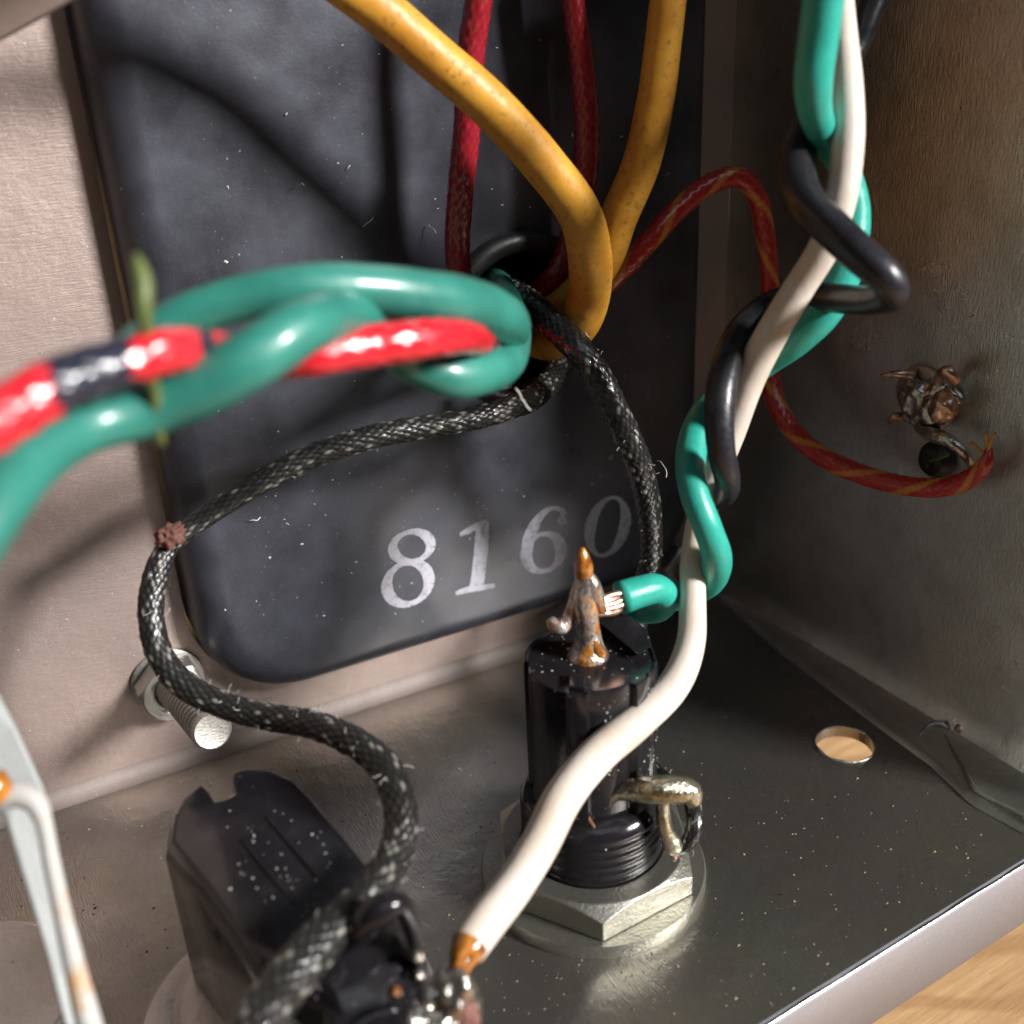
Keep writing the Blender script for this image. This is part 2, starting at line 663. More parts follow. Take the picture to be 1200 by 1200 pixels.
# patch the side edges of the floor outline so that they join the slanted back edge
loops = [np.c_[outr, np.zeros(n)], np.c_[hole, np.zeros(n)], np.c_[hole, np.full(n, -.11)], np.c_[outr, np.full(n, -.11)]]
V, Fc = bridge(loops, True)
build('floor_panel', V, Fc, M['floor'], chassis, smooth=False)
V, Fc, uv, _ = tube_mesh([[FH[0] + .268 * math.cos(a), FH[1] + .268 * math.sin(a), .001, .010 + .004 * math.sin(a * 7)] for a in np.linspace(0, 6.283, 60)], 8, .03, wob=.3)
build('burred_rim', V, Fc, M['zinc'], chassis)
# bend between floor and back panel
V, Fc = [], []
xs = np.linspace(-16, 0, 40)
for x in xs:
    P0 = np.array([x, -K * x, 0])
    for k in range(9):
        a = math.radians(90 * k / 8)
        V.append(P0 + NB * (.14 - .14 * math.sin(a)) + EZ * (.14 - .14 * math.cos(a)) + np.array([0, 0, .0015 if k == 0 else 0]))
for i in range(39):
    for k in range(8):
        a = i * 9 + k
        Fc.append([a, a + 9, a + 10, a + 1])
build('corner_bend', V, Fc, M['bend'], chassis)
# front flange, bent down, with an added bright bead as the bend's highlight
prof = [(YF, 0), (YF - .03, -.004), (YF - .045, -.015), (YF - .05, -.04), (YF - .07, -.68), (YF - .02, -.68), (YF - .02, -.11)]
V, Fc = [], []
for x in np.linspace(-16, .0, 60):
    for y, z in prof:
        V.append((x, y, z))
for i in range(59):
    for k in range(6):
        a = i * 7 + k
        Fc.append([a, a + 1, a + 8, a + 7])
Fc += [[0, 6, 5, 4, 3, 2, 1]]
b = 59 * 7
Fc += [[b + k for k in range(7)]]
build('front_flange', V, Fc, M['flange'], chassis)
V, Fc, uv, _ = tube_mesh([[x, YF - .042, .001, .010 + .002 * math.sin(x * 11)] for x in np.linspace(-15.5, -.02, 120)], 10, .05, wob=.3)
build('edge_highlight_bead', V, Fc, M['edge'], chassis)
# side panel
V = [(0, K * .5, -.11), (0, -10.5, -.11), (0, -10.5, 9.6), (0, K * .5, 9.6)]
N_ = 40
ys = np.linspace(.0, YF, N_)
zs = np.linspace(0.0, 9.6, 60)
V, Fc = [], []
for s_, xo in ((0, 0.), (1, .11)):
    for y in ys:
        for z in zs:
            wv_ = .012 * noise.noise(Vector((y * .6, z * .6, 3))) if s_ == 0 else 0
            V.append((xo + wv_ - (.10 * math.exp(-z / .07) if s_ == 0 else 0), y, z - (.11 if s_ else 0)))
for s_ in (0, 1):
    for i in range(N_ - 1):
        for j in range(59):
            a = s_ * N_ * 60 + i * 60 + j
            Fc.append([a, a + 1, a + 61, a + 60][::1 if s_ else -1])
a = (N_ - 1) * 60
b = a + N_ * 60
for j in range(59):
    Fc.append([a + j, a + j + 1, b + j + 1, b + j])
build('side_panel', V, Fc, M['side'], chassis)
# lower seam strip of the side panel lying on the floor with a ragged front end
P = [(onF(846, 700, .03)), (onF(905, 752, .03)), (onF(1031, 847, .035)), (onF(1095, 893, .04)), (onF(1135, 930, .05)), (onF(1150, 940, .06)), (onF(1260, 1000, .05))]
V, Fc = [], []
for k in range(41):
    t_ = k / 40 * (len(P) - 1)
    i = min(int(t_), len(P) - 2)
    p = P[i] * (1 - (t_ - i)) + P[i + 1] * (t_ - i)
    V += [(-.004, p[1], .14), (-.03, p[1], .075), (p[0] + .05, p[1], .055), (p[0] - .0, p[1], .045 + .008 * rnd.random()), (p[0] - .035, p[1], .002)]
for k in range(40):
    for q in range(4):
        a = k * 5 + q
        Fc.append([a, a + 1, a + 6, a + 5])
build('seam_strip', V, Fc, M['side'], chassis)
o = tube('torn_tab', [(1108, 862, ('F', .065), 4), (1128, 900, ('F', .07), 8), (1143, 925, ('F', .07), 9), (1165, 938, ('F', .07), 9), (1190, 950, ('F', .08), 10), (1230, 975, ('F', .08), 10)], M['side'], chassis, wob=.5, flat=.45, step=.03)
o = tube('rust_spot', [(1122, 856, ('F', .10), 8), (1130, 852, ('F', .11), 15), (1142, 858, ('F', .10), 9)], M['copper'], chassis, seg=10, step=.02, wob=.6)
o = tube('bent_lip', [(1078, 862, ('F', .06), 4), (1090, 850, ('F', .08), 7), (1103, 849, ('F', .09), 9), (1112, 856, ('F', .06), 5)], M['nickel'], chassis, seg=10)
o = tube('scribed_scratch', [(1068, 855, ('F', .003), 2), (1100, 875, ('F', .003), 3.5), (1130, 905, ('F', .003), 3.5), (1153, 945, ('F', .003), 2)], M['edge'], chassis, seg=8, flat=.3)
# folded lip in the top left, nearer to the lens
V, Fc = [], []
for k in range(15):
    a = k / 14
    px, py = 190 - 300 * a, -70 + 175 * a ** .85
    V.append(at(px, py, 6.6)); V.append(at(px - 5, py - 5, 6.5)); V.append(at(px - 150, py - 190, 6.2)); V.append(at(px, py - 2, 6.72))
for k in range(14):
    a = k * 4
    for q, r_ in ((0, 1), (1, 2), (3, 0)):
        Fc.append([a + q, a + r_, a + 4 + r_, a + 4 + q])
build('folded_lip', V, Fc, M['panel'], chassis)

# ------------------------------------------------------------------ transformer
tr = empty('power_transformer', bpt(-3.2, .6, 0), 'black enamelled transformer stamped 8160 with a wire hole in its cover', 'transformer')
HB = .42
loops = []
for k in range(13):
    a = math.radians(90 * k / 12)
    ins = .30 * (1 - math.cos(a))
    hh = -.25 + (HB + .25 - .30) + .30 * math.sin(a)
    if k == 0:
        loops.append(Bl(rrect(BX0, BX1, BZ0, BZ1, .92), -.25))
    loops.append(Bl(rrect(BX0 + ins, BX1 - ins, BZ0 + ins, BZ1 - ins, .92 - ins * .5), hh))


def bface(px, py, h=HB):
    P = onB(px, py, h)
    return P @ EX, P[2]


ga, gb = bface(608, 372)
GR = .70
loops.append(Bl(rrect(BX0 + .55, BX1 - .55, BZ0 + .55, BZ1 - .55, .8), HB))
loops.append(Bl(circ(ga, gb, GR + .05), HB))
loops.append(Bl(circ(ga, gb, GR), HB - .02))
loops.append(Bl(circ(ga, gb, GR), HB - .35))
V, Fc = bridge(loops)
build('end_bell', V, Fc, M['enamel'], tr)
V, Fc = bridge([Bl(circ(ga, gb, GR + .01), HB - .30), Bl(circ(ga, gb, .02), HB - 1.6)])
build('winding_recess', V, Fc, M['rubber'], tr)
ring = []
for k in range(15):
    a = 2 * math.pi * k / 14
    ring.append(Bl(circ(ga, gb, GR - .02 + .10 * math.cos(a)), HB + .02 + .085 * math.sin(a)))
V, Fc = bridge(ring)
build('rubber_grommet', V, Fc, M['rubber'], tr)


def ribbon(strokes, name='stamped_digit'):
    """flat print: strokes of (px,py,width) traced on the cover's face"""
    V, Fc = [], []
    for si, s in enumerate(strokes):
        Q = np.array([[x, y, 0, w_] for x, y, w_ in s], float)
        C, S = spline(Q, 1.5)
        T = np.gradient(C[:, :2], axis=0)
        T /= np.linalg.norm(T, axis=1)[:, None] + 1e-9
        Nn = np.stack([-T[:, 1], T[:, 0]], 1)
        base = len(V)
        for i in range(len(C)):
            for sg in (-1, 1):
                ww = C[i, 3] * .50 + rnd.uniform(-.35, .35)
                q = C[i, :2] + Nn[i] * ww * sg
                V.append(onB(q[0], q[1], HB + .004 + si * .0015))
        for i in range(len(C) - 1):
            a = base + 2 * i
            Fc.append([a, a + 1, a + 3, a + 2])
    # all faces towards the room
    V = np.array(V)
    F2 = []
    for f in Fc:
        nn = np.cross(V[f[1]] - V[f[0]], V[f[2]] - V[f[1]])
        F2.append(f if nn @ NB > 0 else f[::-1])
    return build(name, V, F2, M['print'], tr, smooth=False)


def ell(cx, cy, rx, ry, tilt, wid, n=26, a0=0, a1=360, slant=0.):
    out = []
    for k in range(n + 1):
        a = math.radians(a0 + (a1 - a0) * k / n)
        x, y = rx * math.cos(a), ry * math.sin(a)
        c, s = math.cos(tilt), math.sin(tilt)
        X, Y = c * x - s * y, s * x + c * y
        out.append((cx + X - slant * Y, cy + Y, wid(a)))
    return out


E8 = ribbon([ell(482.5, 640.5, 22, 17.5, 0, lambda a: 5.5 + 7 * abs(math.cos(a + .5)) ** 2, slant=.12),
             ell(478, 683.5, 24.5, 24.5, 0, lambda a: 6 + 8.5 * abs(math.cos(a + .5)) ** 2, slant=.12)])
E8['label'] = 'stamped numeral 8'
E1 = ribbon([[(565.5, 612, 15), (564, 640, 16), (561, 670, 16), (558.5, 689, 17)],
             [(539, 627, 4), (548, 622, 7), (560, 616, 8), (571, 611, 6)],
             [(534, 695.5, 4.5), (548, 691, 7), (566, 688, 7), (580, 685.5, 4.5)]])
E1['label'] = 'stamped numeral 1'
E6 = ribbon([ell(637, 647.5, 20.5, 22, 0, lambda a: 5 + 9 * abs(math.cos(a + .3)) ** 2, slant=.10),
             [(618.5, 655, 10), (618, 640, 14), (624, 620, 13), (636, 602, 8), (648, 595.5, 5), (658, 598, 6), (661, 604, 8)],
             [(655, 607, 8), (659, 609, 13), (663, 608, 8)]])
E6['label'] = 'stamped numeral 6'
E0 = ribbon([ell(712, 617, 20, 34, 0, lambda a: 4 + 9 * abs(math.cos(a)) ** 2, slant=.20)])
E0['label'] = 'stamped numeral 0'

# ------------------------------------------------------------------ generic turned parts
def frame_from(axis):
    ax = np.array(axis, float)
    ax /= np.linalg.norm(ax)
    t_ = np.array([1., 0, 0]) if abs(ax[0]) < .8 else np.array([0, 1., 0])
    u = t_ - ax * (t_ @ ax)
    u /= np.linalg.norm(u)
    return u, np.cross(ax, u), ax


def lathe(name, base, axis, prof, m_, parent=None, seg=64, smooth=True, rfun=None, sh=30):
    """prof: (height along axis, radius)"""
    u, v, ax = frame_from(axis)
    base = np.array(base, float)
    V, Fc = [], []
    for h, r in prof:
        for k in range(seg):
            a = 2 * math.pi * k / seg
            rr = r * (rfun(a, h) if rfun else 1)
            V.append(base + ax * h + (u * math.cos(a) + v * math.sin(a)) * rr)
    for i in range(len(prof) - 1):
        for k in range(seg):
            a, b = i * seg + k, i * seg + (k + 1) % seg
            Fc.append([a, b, b + seg, a + seg])
    if prof[0][1] > .001: Fc.append(list(range(seg))[::-1])
    if prof[-1][1] > .001: Fc.append([(len(prof) - 1) * seg + k for k in range(seg)])
    o = build(name, V, Fc, m_, parent, smooth)
    if smooth: sharp(o, sh)
    return o


def hexnut(name, base, axis, flats, hole_r, thick, m_, parent=None, rot=0., chamfer=True):
    u, v, ax = frame_from(axis)
    base = np.array(base, float)
    n_ = 96
    R_ = flats / 2
    loops = []

    def lp(scale, cap, h):
        out = []
        for k in range(n_):
            a = 2 * math.pi * k / n_
            am = ((a - rot + math.pi / 6) % (math.pi / 3)) - math.pi / 6
            r = R_ / math.cos(am) * scale
            if cap: r = min(r, cap)
            out.append(base + ax * h + (u * math.cos(a) + v * math.sin(a)) * r)
        return np.array(out)

    def ci(r, h):
        return np.array([base + ax * h + (u * math.cos(2 * math.pi * k / n_) + v * math.sin(2 * math.pi * k / n_)) * r for k in range(n_)])

    # chamfer cuts the corners off near the top face
    def ch(h0):
        out = []
        for k in range(n_):
            a = 2 * math.pi * k / n_
            am = ((a - rot + math.pi / 6) % (math.pi / 3)) - math.pi / 6
            r = R_ / math.cos(am)
            h = min(thick, thick - (r - R_) * .62) - .012
            out.append(base + ax * h + (u * math.cos(a) + v * math.sin(a)) * r)
        return np.array(out)
    loops = [ci(hole_r, 0), lp(1, None, 0), ch(0), ci(R_ * .985, thick), ci(hole_r + .03, thick), ci(hole_r, thick - .03), ci(hole_r, 0)]
    V, Fc = bridge(loops)
    o = build(name, V, Fc, m_, parent)
    sharp(o, 22)
    return bevel(o, .014, 3, 22)


def lump(name, P, rad, m_, parent=None, scale=(1, 1, 1), amp=.25, freq=1.4, sub=4, seed=0., axis=None):
    bm = bmesh.new()
    bmesh.ops.create_icosphere(bm, subdivisions=sub, radius=1)
    V = []
    u, v, ax = frame_from(axis) if axis is not None else (np.array([1., 0, 0]), np.array([0, 1., 0]), np.array([0, 0, 1.]))
    for q in bm.verts:
        n_ = noise.noise(q.co * freq + Vector((seed, seed * 1.7, 0))) + .4 * noise.noise(q.co * freq * 2.7 + Vector((seed, 0, 4)))
        c = np.array(q.co) * (1 + amp * n_) * rad * np.array(scale)
        V.append(np.array(P) + u * c[0] + v * c[1] + ax * c[2])
    Fc = [[a.index for a in f.verts] for f in bm.faces]
    bm.free()
    return build(name, V, Fc, m_, parent)


# ------------------------------------------------------------------ fuse holder in the middle
FB = np.array([-3.83, -2.98, 0])
fh = empty('panel_fuse_holder', FB, 'tall round black fuse holder standing on the floor panel with a soldered pin on top', 'fuse holder')
lathe('washer', FB + [0, 0, .002], (0, 0, 1), [(0, .905), (.08, .905), (.11, .89), (.115, .70), (.115, .56)], M['nickel'], fh, seg=96)
_q = onF(704, 1062, .30) - FB
NUTROT = math.atan2(_q[1], _q[0]) - math.pi / 6
hexnut('hex_nut', FB + [0, 0, .12], (0, 0, 1), 1.47, .545, .25, M['nickel'], fh, rot=NUTROT)
pr = [(0.02, .53)]
z = .10
while z < .80:
    pr += [(z, .545), (z + .03, .560), (z + .045, .563), (z + .06, .560)]
    z += .08
pr += [(.90, .50), (.90, .02)]
lathe('threaded_barrel', FB, (0, 0, 1), pr, M['bakelite'], fh, seg=80, sh=80)
# body: keyed round section
def body_profile():
    out = []
    for k in range(144):
        a = 2 * math.pi * k / 144
        dg = math.degrees(a) % 360
        r = .485
        # slot facing the lens on the right
        if 233 < dg < 277: r = .445
        if 215 <= dg <= 233: r = .502
        if 277 <= dg <= 322: r = .498
        if 296 < dg < 301: r = .482
        if 60 < dg < 85 or 150 < dg < 170: r = .455
        out.append((r * math.cos(a), r * math.sin(a)))
    return np.array(out)


bp_ = body_profile()
loops = []
for z_, s in ((.88, 1), (1.3, 1), (1.7, 1), (2.02, .998), (2.055, .985), (2.06, .96), (2.045, .93), (2.045, .25)):
    loops.append(np.c_[FB[0] + bp_[:, 0] * s, FB[1] + bp_[:, 1] * s, np.full(len(bp_), z_)])
V, Fc = bridge(loops)
Fc.append([len(V) - len(bp_) + k for k in range(len(bp_))])
o = build('body', V, Fc, M['bakelite'], fh)
sharp(o, 30)
# raised key across the far right of the top
V = []
for z_ in (2.03, 2.115):
    V += [tuple(onF(x, y, z_)) for x, y in ((700, 728), (748, 768), (764, 757), (758, 738), (738, 722), (716, 716))]
Fc = [[6, 7, 8, 9, 10, 11]] + [[k, (k + 1) % 6, (k + 1) % 6 + 6, k + 6] for k in range(6)]
bevel(build('raised_key', V, Fc, M['bakelite'], fh, smooth=False), .012)
V = []
for z_ in (1.4, 2.09):
    V += [tuple(onF(x, y, z_)) if z_ > 2 else None for x, y in ((664, 796), (686, 801), (686, 788), (664, 784))]
top4 = [onF(x, y, 2.09) for x, y in ((666, 804), (686, 806), (687, 790), (667, 788))]
V = [p - np.array([0, 0, 1.05]) for p in top4] + top4
bevel(build('guide_rib', V, [[4, 5, 6, 7], [0, 3, 2, 1]] + [[k, (k + 1) % 4, (k + 1) % 4 + 4, k + 4] for k in range(4)], M['bakelite'], fh, smooth=False), .012)
# pin with solder
tz = 8.05
pin = tube('centre_pin', [(688, 776, 8.12, 52), (688, 768, 8.10, 48), (688, 757, 8.07, 36), (688, 738, 8.0, 31), (687, 718, 7.93, 31), (686, 700, 7.87, 32), (685, 682, 7.82, 27), (684, 668, 7.78, 20), (683, 655, 7.74, 15), (683, 646, 7.71, 7)], M['fluxpin'], fh, seg=32, step=.012, wob=.22)
tube('flux', [(683, 642, 7.70, 5), (682.5, 648, 7.71, 11), (683, 657, 7.73, 17), (684, 666, 7.765, 20), (685, 676, 7.79, 19)], M['flux'], pin, seg=18, step=.01, wob=.25)
tube('flux', [(696, 748, 7.96, 8), (698, 758, 7.99, 11), (703, 767, 8.03, 14), (700, 772, 8.04, 6)], M['flux'], pin, seg=14, step=.015, wob=.3)
tube('solder_web', [(688, 672, 7.8, 14), (694, 682, 7.82, 20), (698, 696, 7.86, 20), (704, 712, 7.93, 13), (708, 716, 7.96, 8)], M['fluxpin'], pin, seg=16, step=.015, wob=.3)
tube('bent_wire_end', [(680, 672, 7.80, 6), (673, 692, 7.85, 7), (669, 712, 7.9, 9), (665, 727, 7.95, 14), (658, 734, 7.96, 17), (650, 732, 7.95, 15), (645, 725, 7.94, 9)], M['tincop'], pin, seg=14, step=.02, wob=.35)
# side lug
lug = tube('side_lug', [(706, 958, 8.25, 8), (710, 942, 8.15, 12), (722, 930, 8.1, 20), (745, 924, 8.05, 32), (765, 925, 7.98, 38), (790, 926, 7.98, 36), (808, 930, 8.0, 32), (815, 944, 8.0, 16)], M['brass'], fh, seg=24, step=.03, wob=.22)
tube('lug_post', [(777, 935, 8.05, 16), (778, 958, 8.15, 17), (782, 975, 8.2, 20), (789, 990, 8.25, 27), (790, 998, 8.27, 18)], M['brass'], lug, seg=16, step=.03, wob=.25)
tube('lug_tab', [(708, 958, 8.33, 10), (722, 950, 8.3, 26), (740, 946, 8.3, 26), (752, 943, 8.3, 10)], M['nickel'], lug, seg=12, step=.03, flat=.35)
tube('flux', [(786, 998, 8.24, 6), (790, 1004, 8.25, 9), (789, 1009, 8.25, 4)], M['copper'], lug, seg=10, step=.02)
tube('flux', [(676, 960, 8.1, 4), (682, 950, 8.1, 9), (688, 958, 8.1, 8), (700, 975, 8.12, 2)], M['copper'], fh, seg=10, step=.02, wob=.3)

# ------------------------------------------------------------------ fuse holder at the lower left
ZT = 1.6
q0 = onF(262, 905, ZT)
jk = empty('black_jack_block', (-6.45, -3.2, 0), 'wide dusty black fuse block with a notched end at the lower left of the chassis', 'fuse block')
top = [(199, 985), (203, 955), (214, 934), (233, 917), (243, 926), (250, 938), (262, 936), (275, 928), (272, 915), (272, 903), (290, 899), (318, 900), (345, 912), (368, 936), (392, 966), (430, 1012), (470, 1062), (470, 1110), (440, 1150), (395, 1165), (350, 1140), (305, 1128), (288, 1104), (240, 1035)]
tp = np.array([onF(x, y, ZT) for x, y in top])
cen = tp.mean(0)
tp = cen + (tp - cen) * 1.09
loops = []
for z_, s in ((.05, 1), (.8, 1), (ZT - .16, 1), (ZT - .13, .99), (ZT - .012, .90), (ZT, .88)):
    L_ = cen + (tp - cen) * s
    L_[:, 2] = z_
    loops.append(L_)
V, Fc = bridge(loops)
Fc.append([len(V) - len(tp) + k for k in range(len(tp))])
o = build('body', V, Fc, M['bakelite'], jk)
sharp(o, 40)
bevel(o, .015)
for a_, b_ in (((312, 958), (408, 1070)), ((283, 985), (345, 1060))):
    tube('groove_rib', [(*a_, ('F', ZT + .0), 5), ((a_[0] + b_[0]) / 2, (a_[1] + b_[1]) / 2, ('F', ZT + .004), 7), (*b_, ('F', ZT), 5)], M['bakelite'], jk, seg=8, flat=.5)
lathe('mounting_ring', (-6.42, -2.95, .002), (0, 0, 1), [(0, 1.04), (.05, 1.04), (.07, 1.01), (.07, .84), (.05, .80), (0, .80)], M['zinc'], jk, seg=80)
lathe('inner_collar', (-6.42, -2.95, .0), (0, 0, 1), [(0, .78), (.28, .76), (.32, .70), (.32, .3)], M['zinc'], jk, seg=64)
# side ribs
for k in range(3):
    p0 = onF(262 + k * 14, 1100 + k * 22, .9)
    tube('side_rib', [(252 + k * 18, 1090 + k * 22, 6.75, 8), (275 + k * 18, 1130 + k * 22, 6.8, 10), (292 + k * 18, 1175 + k * 22, 6.9, 10)], M['bakelite'], jk, seg=10)
# contact clutter on the near side of the block
ct = tube('contact_arm', [(400, 1110, 6.3, 30), (425, 1085, 6.15, 40), (450, 1062, 6.1, 38), (470, 1060, 6.15, 26), (482, 1090, 6.2, 18), (492, 1130, 6.3, 16), (494, 1175, 6.4, 14)], M['bakelite'], jk, wob=.2)
tube('contact_rim', [(462, 1055, 6.1, 9), (480, 1078, 6.12, 10), (488, 1095, 6.15, 12), (492, 1130, 6.2, 12), (494, 1165, 6.22, 14), (488, 1190, 6.25, 8)], M['rubber'], ct, seg=12, wob=.6, step=.03)
hs = np.array([onF(x, y, 1.45) for x, y in ((404, 1092), (430, 1070), (462, 1062), (482, 1090), (490, 1130), (488, 1180), (474, 1240), (380, 1240), (376, 1150))])
L0 = hs.copy(); L0[:, 2] = .5
L2 = hs.mean(0) + (hs - hs.mean(0)) * .9; L2[:, 2] = 1.5
V, Fc = bridge([L0, hs, L2]); Fc.append([18 + k for k in range(9)])
o = build('contact_housing', V, Fc, M['bakelite'], jk, smooth=False); bevel(o, .02)
for k in range(4):
    tube('moulded_rib', [(398 + k * 4, 1128 + k * 26, ('F', 1.50), 8), (430 + k * 3, 1112 + k * 26, ('F', 1.52), 10), (462 + k * 2, 1104 + k * 26, ('F', 1.50), 8)], M['bakelite'], jk, seg=10)
lump('solder_speck', at(490, 1120, 6.12), .035, M['solder'], ct, amp=.4)
lump('solder_speck', at(492, 1142, 6.15), .028, M['solder'], ct, amp=.4)
lump('solder_speck', at(465, 1162, 6.1), .03, M['flux'], ct, amp=.4)
sl = lump('solder_joint', at(510, 1184, 6.35), .235, M['solder'], jk, (1.1, .85, .85), .28, 1.6, 5, 2.2)
lump('solder_bead', at(535, 1165, 6.25), .13, M['solder'], sl, (.9, .8, 1.1), .3, 1.5, 4, 5)
lump('flux', at(542, 1195, 6.3), .12, M['fray'], sl, (.8, .8, 1.1), .3, 1.5, 4, 8)

# ------------------------------------------------------------------ bolts on the transformer panel
def bolt(P0, P1, r, nutr, label, n_ax=None):
    P0, P1 = np.array(P0), np.array(P1)
    b_ = empty('mounting_bolt', P0, label, 'bolt')
    L = np.linalg.norm(P1 - P0)
    ax = (P1 - P0) / L
    prf = [(0, r * .9)]
    h = .02
    pt = .085
    while h < L - .05:
        prf += [(h, r * .86), (h + pt * .35, r), (h + pt * .5, r), (h + pt * .85, r * .86)]
        h += pt
    prf += [(L - .05, r * .97), (L - .02, r * .97), (L, r * .86), (L - .004, r * .78), (L - .004, .01)]
    lathe('threaded_shank', P0, ax, prf, M['zinc'], b_, seg=40, sh=28)
    nax = NB if n_ax is None else n_ax
    hexnut('hex_nut', P0 + nax * .07, nax, nutr * 2, r * .95, .22, M['zinc'], b_, rot=.3)
    lathe('washer', P0, nax, [(.004, nutr * 1.2), (.04, nutr * 1.2), (.05, nutr * 1.12), (.05, r)], M['zinc'], b_)
    return b_


PB = onB(196, 796, 0)
bolt(PB, at(249, 857, 8.75), .165, .27, 'threaded bolt and nut on the pale panel under the black loop of wire')
PB2 = onB(788, 655, .0)
bolt(PB2, PB2 + NB * .42, .15, .26, 'blurred bolt end behind the teal wire at the right corner of the transformer')

# ------------------------------------------------------------------ ground solder joint on the side panel
gj = empty('ground_joint', onR(1090, 470, 0), 'lumpy solder joint with bare wire ends on the dark side panel', 'solder joint')
lump('solder', onR(1088, 472, .12), .26, M['solder'], gj, (.6, 1, .85), .38, 1.4, 5, 1.3)
lump('copper_bead', onR(1106, 478, .26), .13, M['copper'], gj, (.8, .9, 1.1), .28, 1.5, 4, 6)
tube('bare_wire', [(1078, 500, ('R', .2), 14), (1092, 508, ('R', .28), 16), (1115, 518, ('R', .30), 14), (1130, 532, ('R', .25), 12), (1138, 545, ('R', .15), 10)], M['solder'], gj, wob=.25)
tube('bare_wire', [(1100, 455, ('R', .1), 10), (1103, 440, ('R', .25), 14), (1112, 435, ('R', .3), 14), (1120, 448, ('R', .2), 12)], M['copper'], gj, wob=.25)
tube('bare_wire', [(1070, 440, ('R', .1), 14), (1050, 438, ('R', .25), 10), (1032, 440, ('R', .3), 4)], M['copper'], gj, wob=.3)
tube('bare_wire', [(1062, 490, ('R', .1), 10), (1048, 488, ('R', .2), 9), (1042, 495, ('R', .2), 4)], M['copper'], gj, wob=.3)
lathe('lug_ring', onR(1082, 462, .01), (-1, 0, 0), [(0, .26), (.04, .26), (.05, .23), (.05, .1)], M['zinc'], gj, seg=48)
st = empty('rubber_stud', onR(1102, 537, 0), 'small dark round stud on the side panel below the solder joint', 'stud')
lathe('stud_head', onR(1102, 537, 0), (-1, 0, 0), [(0, .17), (.08, .165), (.14, .12), (.15, .06), (.13, .03)], M['rubber'], st, seg=32)
tube('slot', [(1090, 540, ('R', .15), 3), (1102, 537, ('R', .165), 3.5), (1112, 533, ('R', .15), 3)], M['olive'], st, seg=8)

# ------------------------------------------------------------------ leads from the transformer
tube('yellow_lead', thin([(-20, -220, ('B', 2.8), 60), (110, -185, ('B', 2.5), 60), (230, -145, ('B', 2.0), 60), (330, -80, ('B', 1.6), 60), (395, -25, ('B', 1.5), 60), (450, 16, ('B', 1.5), 60), (510, 68, ('B', 1.55), 58), (575, 124, ('B', 1.6), 57), (635, 190, ('B', 1.6), 56), (678, 248, ('B', 1.6), 56), (691, 300, ('B', 1.5), 56), (690, 345, 9.2, 54), (680, 378, 9.4, 50), (662, 396, 9.65, 46), (640, 402, 9.9, 44), (612, 392, 10.3, 42), (590, 380, 10.9, 40)], .93),
     M['yellow'], wob=.02)  # unseen run above the frame is added to shade the cover's upper left
tag(bpy.data.objects['yellow_lead'], 'thick yellow wire sweeping diagonally from the top down to the grommet', 'wire', 'leads out of the transformer')
o = tube('yellow_lead', thin([(796, -70, ('B', 1.5), 46), (786, -20, ('B', 1.5), 46), (777, 50, ('B', 1.45), 47), (768, 120, ('B', 1.4), 48), (750, 195, ('B', 1.3), 48), (725, 255, ('B', 1.15), 48), (705, 310, ('B', 1.0), 46), (670, 350, ('B', .8), 44), (635, 372, ('B', .4), 40), (605, 375, ('B', -.3), 38)], .93), M['yellow'], wob=.02)
tag(o, 'thick yellow wire dropping from the top beside the right edge of the transformer', 'wire', 'leads out of the transformer')
red = braid(9, .11, .07, ((.22, .008, .016), (.34, .018, .03)))
o = tube('red_lead', [(566, -50, ('B', 1.1), 32), (561, 0, ('B', 1.1), 33), (552, 60, ('B', 1.05), 33), (547, 150, ('B', 1.0), 32), (540, 220, ('B', .95), 31), (536, 290, ('B', .85), 30), (542, 335, ('B', .7), 28), (560, 358, ('B', .4), 28), (590, 368, ('B', -.3), 26)], M['lacquer'], seg=42, step=.02, hfun=red)
tag(o, 'dark red cloth wire hanging straight behind the yellow wire', 'wire', 'leads out of the transformer')
o = tube('red_lead', [(668, -50, ('B', .9), 28), (672, 0, ('B', .9), 28), (680, 60, ('B', .9), 29), (687, 130, ('B', .9), 30), (686, 200, ('B', .85), 30), (674, 265, ('B', .75), 29), (657, 312, ('B', .6), 28), (632, 342, ('B', .3), 28), (610, 360, ('B', -.3), 26)], M['lacquer'], seg=42, step=.02, hfun=red)
tag(o, 'dark red cloth wire between the two yellow wires', 'wire', 'leads out of the transformer')


def tracer(period, frac, turns=1.):
    return lambda U, S, ia, ib, par: ((((U * turns + S / period) % 1) < frac)).astype(float)


ry = braid(9, .10, .08, ((.42, .016, .016), (.60, .04, .02)), tracer(.62, .22, 2.), (.62, .22, .03))
o = tube('red_and_yellow_lead', thin([(605, 372, 10.9, 24), (640, 370, 10.3, 25), (682, 352, 10.0, 28), (720, 325, 9.85, 29), (760, 283, 9.75, 29), (800, 240, 9.75, 29), (838, 213, 9.8, 28), (866, 208, 9.85, 28), (886, 228, 9.95, 28), (896, 270, 10.1, 27), (902, 330, 10.3, 26), (903, 400, 10.4, 26), (906, 460, 10.4, 27), (925, 500, 10.3, 27), (960, 533, 10.1, 27), (1010, 556, 9.9, 27), (1060, 569, ('R', .35), 27), (1105, 571, ('R', .30), 27), (1138, 560, ('R', .28), 26), (1156, 540, ('R', .28), 20), (1160, 526, ('R', .25), 10)], .86), M['lacquer'], seg=42, step=.02, hfun=ry)
tag(o, 'red cloth wire with yellow tracer curving to the solder joint on the side panel', 'wire', 'leads out of the transformer')
